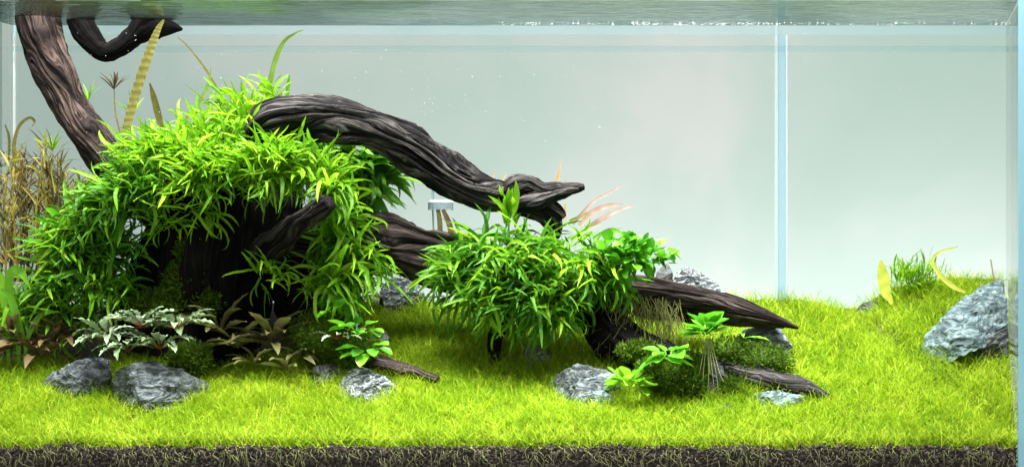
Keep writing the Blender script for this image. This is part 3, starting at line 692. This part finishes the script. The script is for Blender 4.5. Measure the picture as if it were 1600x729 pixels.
ribbon_plant('curled_leaf', 'loose yellow green leaf curling up from the grass on the right', 'leaf',
     [([(1508, 456, .33, 2), (1488, 446, .33, 4), (1468, 428, .33, 3.5), (1457, 408, .33, 2.6), (1468, 394, .33, 2), (1497, 385, .33, .8)], M['yellow_leaf'], .1)])
ribbon_plant('yellow_leaf', 'broad yellow leaf standing beside the sunk dark stone', 'leaf',
     [([(1394, 474, .39, 3), (1384, 455, .39, 8), (1380, 430, .39, 9), (1376, 406, .39, 2)], M['yellow_leaf'], .08)])
ribbon_plant('crypt_plant', 'green and pink leaves in front of the shaded right hand rock', 'plant',
     [([(1500, 530, .30, 1.5), (1530, 523, .27, 3), (1560, 530, .27, 3.5), (1588, 541, .27, 1)], M['ribbon_green'], .05), ([(1536, 545, .30, 1), (1560, 540, .27, 3), (1586, 552, .27, 1.5)], M['pink'], .1), ([(1556, 535, .30, 1), (1572, 545, .27, 3), (1588, 555, .27, 1.5)], M['brown_leaf'], .1), ([(1548, 405, .36, 1), (1560, 480, .33, 2)], M['brown_leaf'], 0)])

# ------------------------------------------------------------------ rosettes in the foreground
def rosette(name, label, cat, px, py, y, n, L, kind, mat, group=None, elev=(.15, 1.0), stems=None, front=.7, spread=0.010, root=None):
    if y is None: y = depth_at(px, py+10)
    c = P(px, py, y)
    if root is None: root = thing(name, label, cat, c, group)
    lines = []
    for i in range(n):
        a = 2*math.pi*i/n*1.0+U(-.35, .35); el = U(*elev)
        d = Vector((math.cos(a)*math.cos(el), -abs(math.sin(a))*math.cos(el) if random.random() < front else math.sin(a)*math.cos(el), math.sin(el)))
        off = Vector((d.x, d.y, d.z*.8))*spread
        p = c+off+Vector((0, 0, U(0, .006)))
        add_leaf(root, kind, mat, p, d, U(*L)/1000, U(-.4, .4))
        lines.append([c, c+(p-c)*.5, p, p+d*U(*L)/1000*.15])
    if stems:
        v, f = strands([spline(l, 5) for l in lines], .0014); link('stem', mesh('stem', local(v, root.location), f, stems), root)
    return root
SG = 'silver leaved rosettes on the left rock'
yb = .165
for i, (px, py, n, lab) in enumerate([(168, 530, 14, 'leftmost silver leaved rosette with red stems above the flat grey rock'), (222, 512, 17, 'tallest silver leaved rosette with red stems in the middle of the row'),
                         (278, 514, 17, 'silver leaved rosette with red stems at the right end nearest the moss'), (200, 548, 9, 'low silver leaved rosette with red stems hugging the rock edge'),
                         (250, 545, 9, 'silver leaved rosette with red stems drooping over the broad rock')]):
    rosette('silver_plant', lab, 'plant', px, py, yb-.01*(i > 2)+.008*(i % 2), n+3, (38, 58), 'wavy', M['silver'], SG, (.05, .8), M['red_stem'], .75, .014)
rosette('silver_plant', 'small silver leaved plant growing on the moss left of the round leaved one', 'plant', 530, 530, .20, 11, (22, 36), 'wavy', M['silver'], None, (.0, .9), M['red_stem'], .8, .022)
CG = 'bronze lance leaved plants'
for px, py, n, y, lab in [(372, 545, 12, None, 'bronze green lance leaved plant right of the silver rosettes'), (425, 540, 13, None, 'olive lance leaved plant nearest the moss bank and the veined rock'), (345, 520, 9, None, 'shaded lance leaved plant at the foot of the dark stump')]:
    rosette('lance_plant', lab, 'plant', px, py, .235, n+3, (54, 92), 'lance', M['bronze'], CG, (.15, 1.15), None, .7, .006)
for px, py, y_, lab in [(318, 556, .225, 'small bronze plant between the moss cushion and the bronze green plant'), (470, 560, .225, 'narrow bronze plant in the shade beside the moss bank'), (398, 572, .215, 'low bronze sprout in front of the shaded bronze group')]:
    rosette('lance_plant', lab, 'plant', px, py, y_, 10, (34, 62), 'lance', M['bronze'], CG, (.1, 1.1), None, .8, .006)
for px, py, lab in [(112, 528, 'red brown plant behind the left end of the silver rosettes'), (62, 560, 'reddish plant in front of the lower left fern tangle'), (40, 545, 'brown withered lance leaved plant in the left corner'), (85, 540, 'brown lance leaved plant behind the flat grey rock'), (18, 530, 'small reddish brown plant touching the left glass')]:
    rosette('lance_plant', lab, 'plant', px, py, .25, 15, (34, 66), 'lance', M['brown_leaf'], CG, (.0, 1.1), None, .7, .008)
rosette('lance_plant', 'yellowing lance leaved sprout lying in the grass left of the veined rock', 'plant', 455, 585, None, 5, (40, 70), 'lance', M['bronze'], CG, (.1, .8), None, .9, .004)
rosette('lance_plant', 'olive leaved plant lit by the gap below the long log', 'plant', 560, 470, None, 7, (40, 66), 'lance', M['bronze'], CG, (.1, .9), None, .8, .005)
AG = 'broad leaved rosettes'
r_ = rosette('broad_leaf_plant', 'glossy broad leaved plant climbing beside the dark stone lump', 'plant', 560, 525, .19, 9, (34, 46), 'ovate', M['anubias'], AG, (.1, 1.1), None, .85, .016)
rosette('', '', '', 575, 550, .185, 7, (30, 42), 'ovate', M['anubias'], None, (-.2, .6), None, .9, .014, root=r_)
rosette('', '', '', 525, 492, .21, 6, (24, 36), 'ovate', M['anubias'], None, (.1, .9), None, .9, .014, root=r_)
r_ = rosette('broad_leaf_plant', 'broad leaved plant with pale roots hanging down the dark boulder', 'plant', 1105, 528, .16, 16, (38, 56), 'ovate', M['anubias'], AG, (.3, 1.35), None, .75, .008)
v, f = strands([spline([P(1105+dx*.2, 528, .157), P(1105+dx*.6, 555, .14), P(1105+dx, 580+abs(dx)*.2, .135), P(1105+dx*1.3, 592+dy, .135)], 8) for dx, dy in [(-12, 0), (-6, 14), (2, 22), (8, 10), (14, 26), (20, 4), (4, -8)]], .0009)
link('root', mesh('root', local(v, r_.location), f, M['root']), r_)
rosette('broad_leaf_plant', 'light green broad leaved plant on top of the round moss', 'plant', 1045, 562, .13, 14, (32, 50), 'ovate', M['anubias'], AG, (-.1, .8), None, .75, .012)
rosette('broad_leaf_plant', 'lowest lime broad leaved plant beside the small pale blue stone', 'plant', 982, 612, .122, 20, (32, 52), 'ovate', M['lime_leaf'], AG, (.15, 1.15), None, .8, .012)
rosette('broad_leaf_plant', 'pale flat leaved plant under the log tip at the moss edge', 'plant', 1158, 528, .23, 5, (30, 46), 'lance', M['lime_leaf'], AG, (.0, .6), None, .8, .006)
bush('small_leaf_plant', 'bushy small leaved plant behind the right side of the log bush', 'plant', [(985, 405, .22, 40, 24, 25), (1020, 405, .22, 28, 20, 22)], 26, 5, (18, 30), 'round', M['anubias'], 60, up=.4, inset=.8)
rosette('broad_leaf_plant', 'cabbage like lime plant beside the small grey rock at upper left', 'plant', 98, 352, .26, 12, (20, 34), 'ovate', M['anubias'], AG, (-.2, 1.0), None, .8, .012)

# ------------------------------------------------------------------ moss and hanging roots
def moss(label, blobs, n, L=(5, 12), mat=None, bias=(0, -.3, .25)):
    b0 = blobs[0]; loc = P(b0[0], b0[1], b0[2]); Vs, Fs, base = [], [], 0
    me_items = []
    for b in blobs:                                   # a dark inner cushion for each lobe
        c = P(b[0], b[1], b[2]); k = K(b[2])/1000
        v = IV2*np.array([b[3], b[5], b[4]])*k*.86*(1+.08*RNG.standard_normal((len(IV2), 1)))+np.array(c-loc)
        Vs.append(v); Fs.append(IF2+base); base += len(v)
    wts = [b[3]*b[4] for b in blobs]
    for _ in range(n):
        b = random.choices(blobs, wts)[0]; c = P(b[0], b[1], b[2]); k = K(b[2])/1000; q = rand_unit()
        if q.y > .3: q.y = -q.y
        p = c+Vector((q.x*b[3], q.y*b[5], q.z*b[4]))*k*U(.80, 1.08)-loc
        d = (q*.7+rand_unit()*.8+Vector(bias)).normalized(); l = U(*L)/1000; s = d.cross(rand_unit()).normalized()*l*U(.10, .17)
        m = p+d*l*.55+Vector((0, 0, -.08*l)); e = p+d*l
        Vs.append(np.array([p, m+s, e, m-s])); Fs.append(np.array([[base, base+1, base+2], [base, base+2, base+3]])); base += 4
    o = link('moss_cushion', np_mesh('moss_cushion', np.concatenate(Vs), np.concatenate(Fs), mat or M['moss'])); o.location = loc
    return tag(o, label, 'moss', 'moss cushions')
moss('column of fine dark moss climbing the front of the stump', [(302, 400, 0.27, 26, 34, 22), (294, 440, 0.262, 34, 32, 26), (262, 480, 0.262, 56, 26, 30), (320, 470, .262, 30, 24, 24)], 6500, (7, 16))
moss('dark moss cushion at the right end of the silver leaved rosettes', [(298, 560, 0.21, 30, 26, 26)], 1700)
moss('moss bank behind the small round leaved plant and veined rock', [(505, 525, 0.24, 55, 36, 30), (560, 540, 0.23, 38, 32, 28)], 3400)
moss('round olive moss cushion behind the lowest broad leaved plant', [(1058, 596, 0.15, 44, 30, 28), (1026, 578, 0.16, 30, 20, 24), (1085, 572, .165, 24, 18, 20)], 4600)
moss('olive moss mat spread over the dark root below the hanging roots', [(1000, 548, .195, 34, 15, 20), (1150, 606, .165, 30, 14, 18)], 1700)
moss('sprawling moss cushion between the hanging pale roots and the charcoal stick', [(1185, 568, .205, 52, 30, 30), (1170, 592, .19, 52, 22, 24), (1140, 552, .21, 38, 24, 24)], 4600)
moss('strip of dark moss on the trunk foot at the top of the left fern', [(200, 292, 0.265, 34, 18, 20)], 1200)
lines = []
for i in range(230):
    px = U(945, 1062); py = 452+(px-955)*.12+abs(random.gauss(0, 22)); y = U(.22, .28)
    lines.append(spline([P(px, py, y), P(px+U(-14, 14), py+U(18, 40), y-.01), P(px+U(-40, 30), py+U(30, 85), y-.01+U(-.015, .01))], 7))
v, f = strands(lines, .0008); loc = P(1000, 460, .15)
o = link('hanging_roots', mesh('hanging_roots', local(v, loc), f, M['root_dark'])); o.location = loc; tag(o, 'curtain of thin olive roots hanging below the log beside the fern bush', 'roots')

# ------------------------------------------------------------------ glass diffuser
def lathe(prof, c, n=28):
    V, F = [], []
    for r, z in prof:
        for i in range(n): V.append((c[0]+r*math.cos(6.28319*i/n), c[1]+r*math.sin(6.28319*i/n), c[2]+z))
    for k in range(len(prof)-1):
        for i in range(n): F.append((k*n+i, k*n+(i+1) % n, (k+1)*n+(i+1) % n, (k+1)*n+i))
    return V, F
c = P(688.5, 328, .40); kk = K(.40)/1000
df = thing('glass_diffuser', 'small glass gas diffuser with a white disc under the arch', 'diffuser', c)
gd = glass_mat('diffuser_glass', (.85, .92, .94), 1.5, .35, (.55, .66, .70))
v, f = lathe([(.001, 0), (19.5*kk, 0), (19.5*kk, 11*kk), (18*kk, 11*kk), (18*kk, 2*kk), (.001, 2*kk)], (0, 0, 0)); link('cup', mesh('cup', v, f, gd, False), df)
v, f = lathe([(.001, 10.5*kk), (18.8*kk, 10.5*kk), (19.6*kk, 12*kk), (19.6*kk, 15.5*kk), (.001, 16*kk)], (0, 0, 0)); link('disc', mesh('disc', v, f, plain_mat('white_ceramic', (.82, .88, .9), .3), False), df)
v, f = strands([[(-12*kk, -.004, 40*kk), (-12*kk, -.004, 15*kk), (-11*kk, -.004, -25*kk), (-9*kk, -.004, -60*kk)]], .0032); link('tube', mesh('tube', v, f, glass_mat('tube_glass', (.62, .72, .74), 1.5, .4, (.35, .42, .44))), df)

# ------------------------------------------------------------------ carpet grass
def grass():
    n = 340000
    y = 0.006+(TANKD-.012)*RNG.random(n)**1.12; x = XL+.003+(XR-XL-.006)*RNG.random(n)
    y[:9000] = .004+.010*RNG.random(9000)      # the row pressed against the glass
    keep = np.ones(n, bool)
    for ex, ey, rx, ry in EXCL: keep &= ((x-ex)/max(rx, .004))**2+((y-ey)/max(ry, .004))**2 > 1
    pat = np.array([noise.noise(Vector((a*16, b*22, 2)))+.6*noise.noise(Vector((a*45, b*60, 8))) for a, b in zip(x, y)])
    keep &= RNG.random(n) < np.clip(.92+.6*pat, .45, 1)
    # thinner in the planted corner and under the stump, where the photo shows plants instead
    px = x/(1+y/D)*1000+PX0
    keep &= ~((px < 470) & (y > .27+.02*np.sin(px/30)))
    x, y = x[keep], y[keep]; n = len(x)
    # ground height on a grid, bilinear
    gx = np.linspace(XL, XR, 361); gy = np.linspace(0, TANKD, 101)
    H = np.array([[G(a, b) for a in gx] for b in gy])
    fx = (x-XL)/(XR-XL)*360; fy = y/TANKD*100; ix = np.minimum(fx.astype(int), 359); iy = np.minimum(fy.astype(int), 99); u = fx-ix; w = fy-iy
    z = H[iy, ix]*(1-u)*(1-w)+H[iy, ix+1]*u*(1-w)+H[iy+1, ix]*(1-u)*w+H[iy+1, ix+1]*u*w
    clump = np.array([noise.noise(Vector((a*38, b*38, 0))) for a, b in zip(x, y)])
    big = np.array([noise.noise(Vector((a*7, b*9, 5))) for a, b in zip(x, y)])
    h = (.029+.007*RNG.standard_normal(n)+.003*clump+.004*big).clip(.010, .046)
    az = RNG.random(n)*6.283; az = az+.5*clump
    lean = (.65+.36*RNG.standard_normal(n)).clip(0.02, 1.25)
    bend = .6+.9*RNG.random(n)
    wd = .00034+.00022*RNG.random(n)
    dirx, diry = np.cos(az), np.sin(az)
    # keep front-row blades behind the glass
    diry = np.where(y < .03, np.abs(diry)*.9-.15*(y/.03), diry)
    pa = az+1.57+.8*RNG.standard_normal(n); sx, sy = np.cos(pa), np.sin(pa)
    V = np.zeros((n, 7, 3)); hx = np.zeros(n); hz = np.zeros(n); segs = 3
    for k in range(4):
        t = k/3
        if k:
            an = lean+bend*(t-.16)
            hx = hx+np.sin(an)*h/3; hz = hz+np.cos(an)*h/3
        cx, cy, cz = x+dirx*hx, np.maximum(y+diry*hx, .0035), z-.002+hz
        ww = wd*(1-.35*t)
        if k < 3:
            V[:, 2*k] = np.stack([cx-sx*ww, cy-sy*ww, cz], 1); V[:, 2*k+1] = np.stack([cx+sx*ww, cy+sy*ww, cz], 1)
        else: V[:, 6] = np.stack([cx, cy, cz], 1)
    tri = np.array([[0, 1, 3], [0, 3, 2], [2, 3, 5], [2, 5, 4], [4, 5, 6]])
    F = (tri[None]+np.arange(n)[:, None, None]*7).reshape(-1, 3)
    o = link('carpet_grass', np_mesh('carpet_grass', V.reshape(-1, 3), F, M['grass'])); o['kind'] = 'stuff'
    tag(o, 'bright yellow green carpet of short fine grass', 'grass')
grass()
# pale roots against the glass below the carpet
lines = []
for i in range(900):
    px = U(-10, 1588); dn = 1+nz(px/60, 2, 0)
    if U(0, 1.5) > dn: continue
    t0 = ground_py(px, 0)+U(-1, 30)*U(0, 1); L_ = U(4, 26); sw = U(-14, 14)
    lines.append(spline([P(px, t0, U(.0005, .004)), P(px+sw*U(-.4, .9), t0+L_*.35, U(.0005, .002)), P(px+sw*U(.2, 1.3), t0+L_*.7, U(.0005, .002)), P(px+sw*U(.3, 1.2), t0+L_, .003)], 7))
v, f = strands(lines, .00048)
o = link('carpet_roots', mesh('carpet_roots', v, f, M['root'])); o['kind'] = 'stuff'
tag(o, 'pale green grass roots showing in the soil behind the front glass', 'roots')

# ------------------------------------------------------------------ bubbles under the surface
cs = []
for i in range(260):
    px = random.choice([U(955, 1215), U(985, 1200), U(1200, 1590), U(780, 960)]); py = 28+7*abs(random.gauss(0, .7)); y = .38+.05*random.random()
    if px < 960: py = 20+16*random.random()
    p = P(px, py, y); cs.append((p.x, p.y, ZW-.002-.001*random.random(), U(.0004, .0012)))
for i in range(260):
    p = P(U(120, 1580), 50+abs(random.gauss(0, 90)), U(.05, .44)); cs.append((*p, U(.0003, .0006)))
cs = np.array(cs)
V = (IV1[None]*cs[:, None, 3:4]+cs[:, None, :3]).reshape(-1, 3); F = (IF1[None]+np.arange(len(cs))[:, None, None]*len(IV1)).reshape(-1, 3)
o = link('air_bubbles', np_mesh('air_bubbles', V, F, plain_mat('bubble', (.9, .95, .95), .08, .8))); o['kind'] = 'stuff'
tag(o, 'tiny white air bubbles floating under the water surface', 'bubbles')
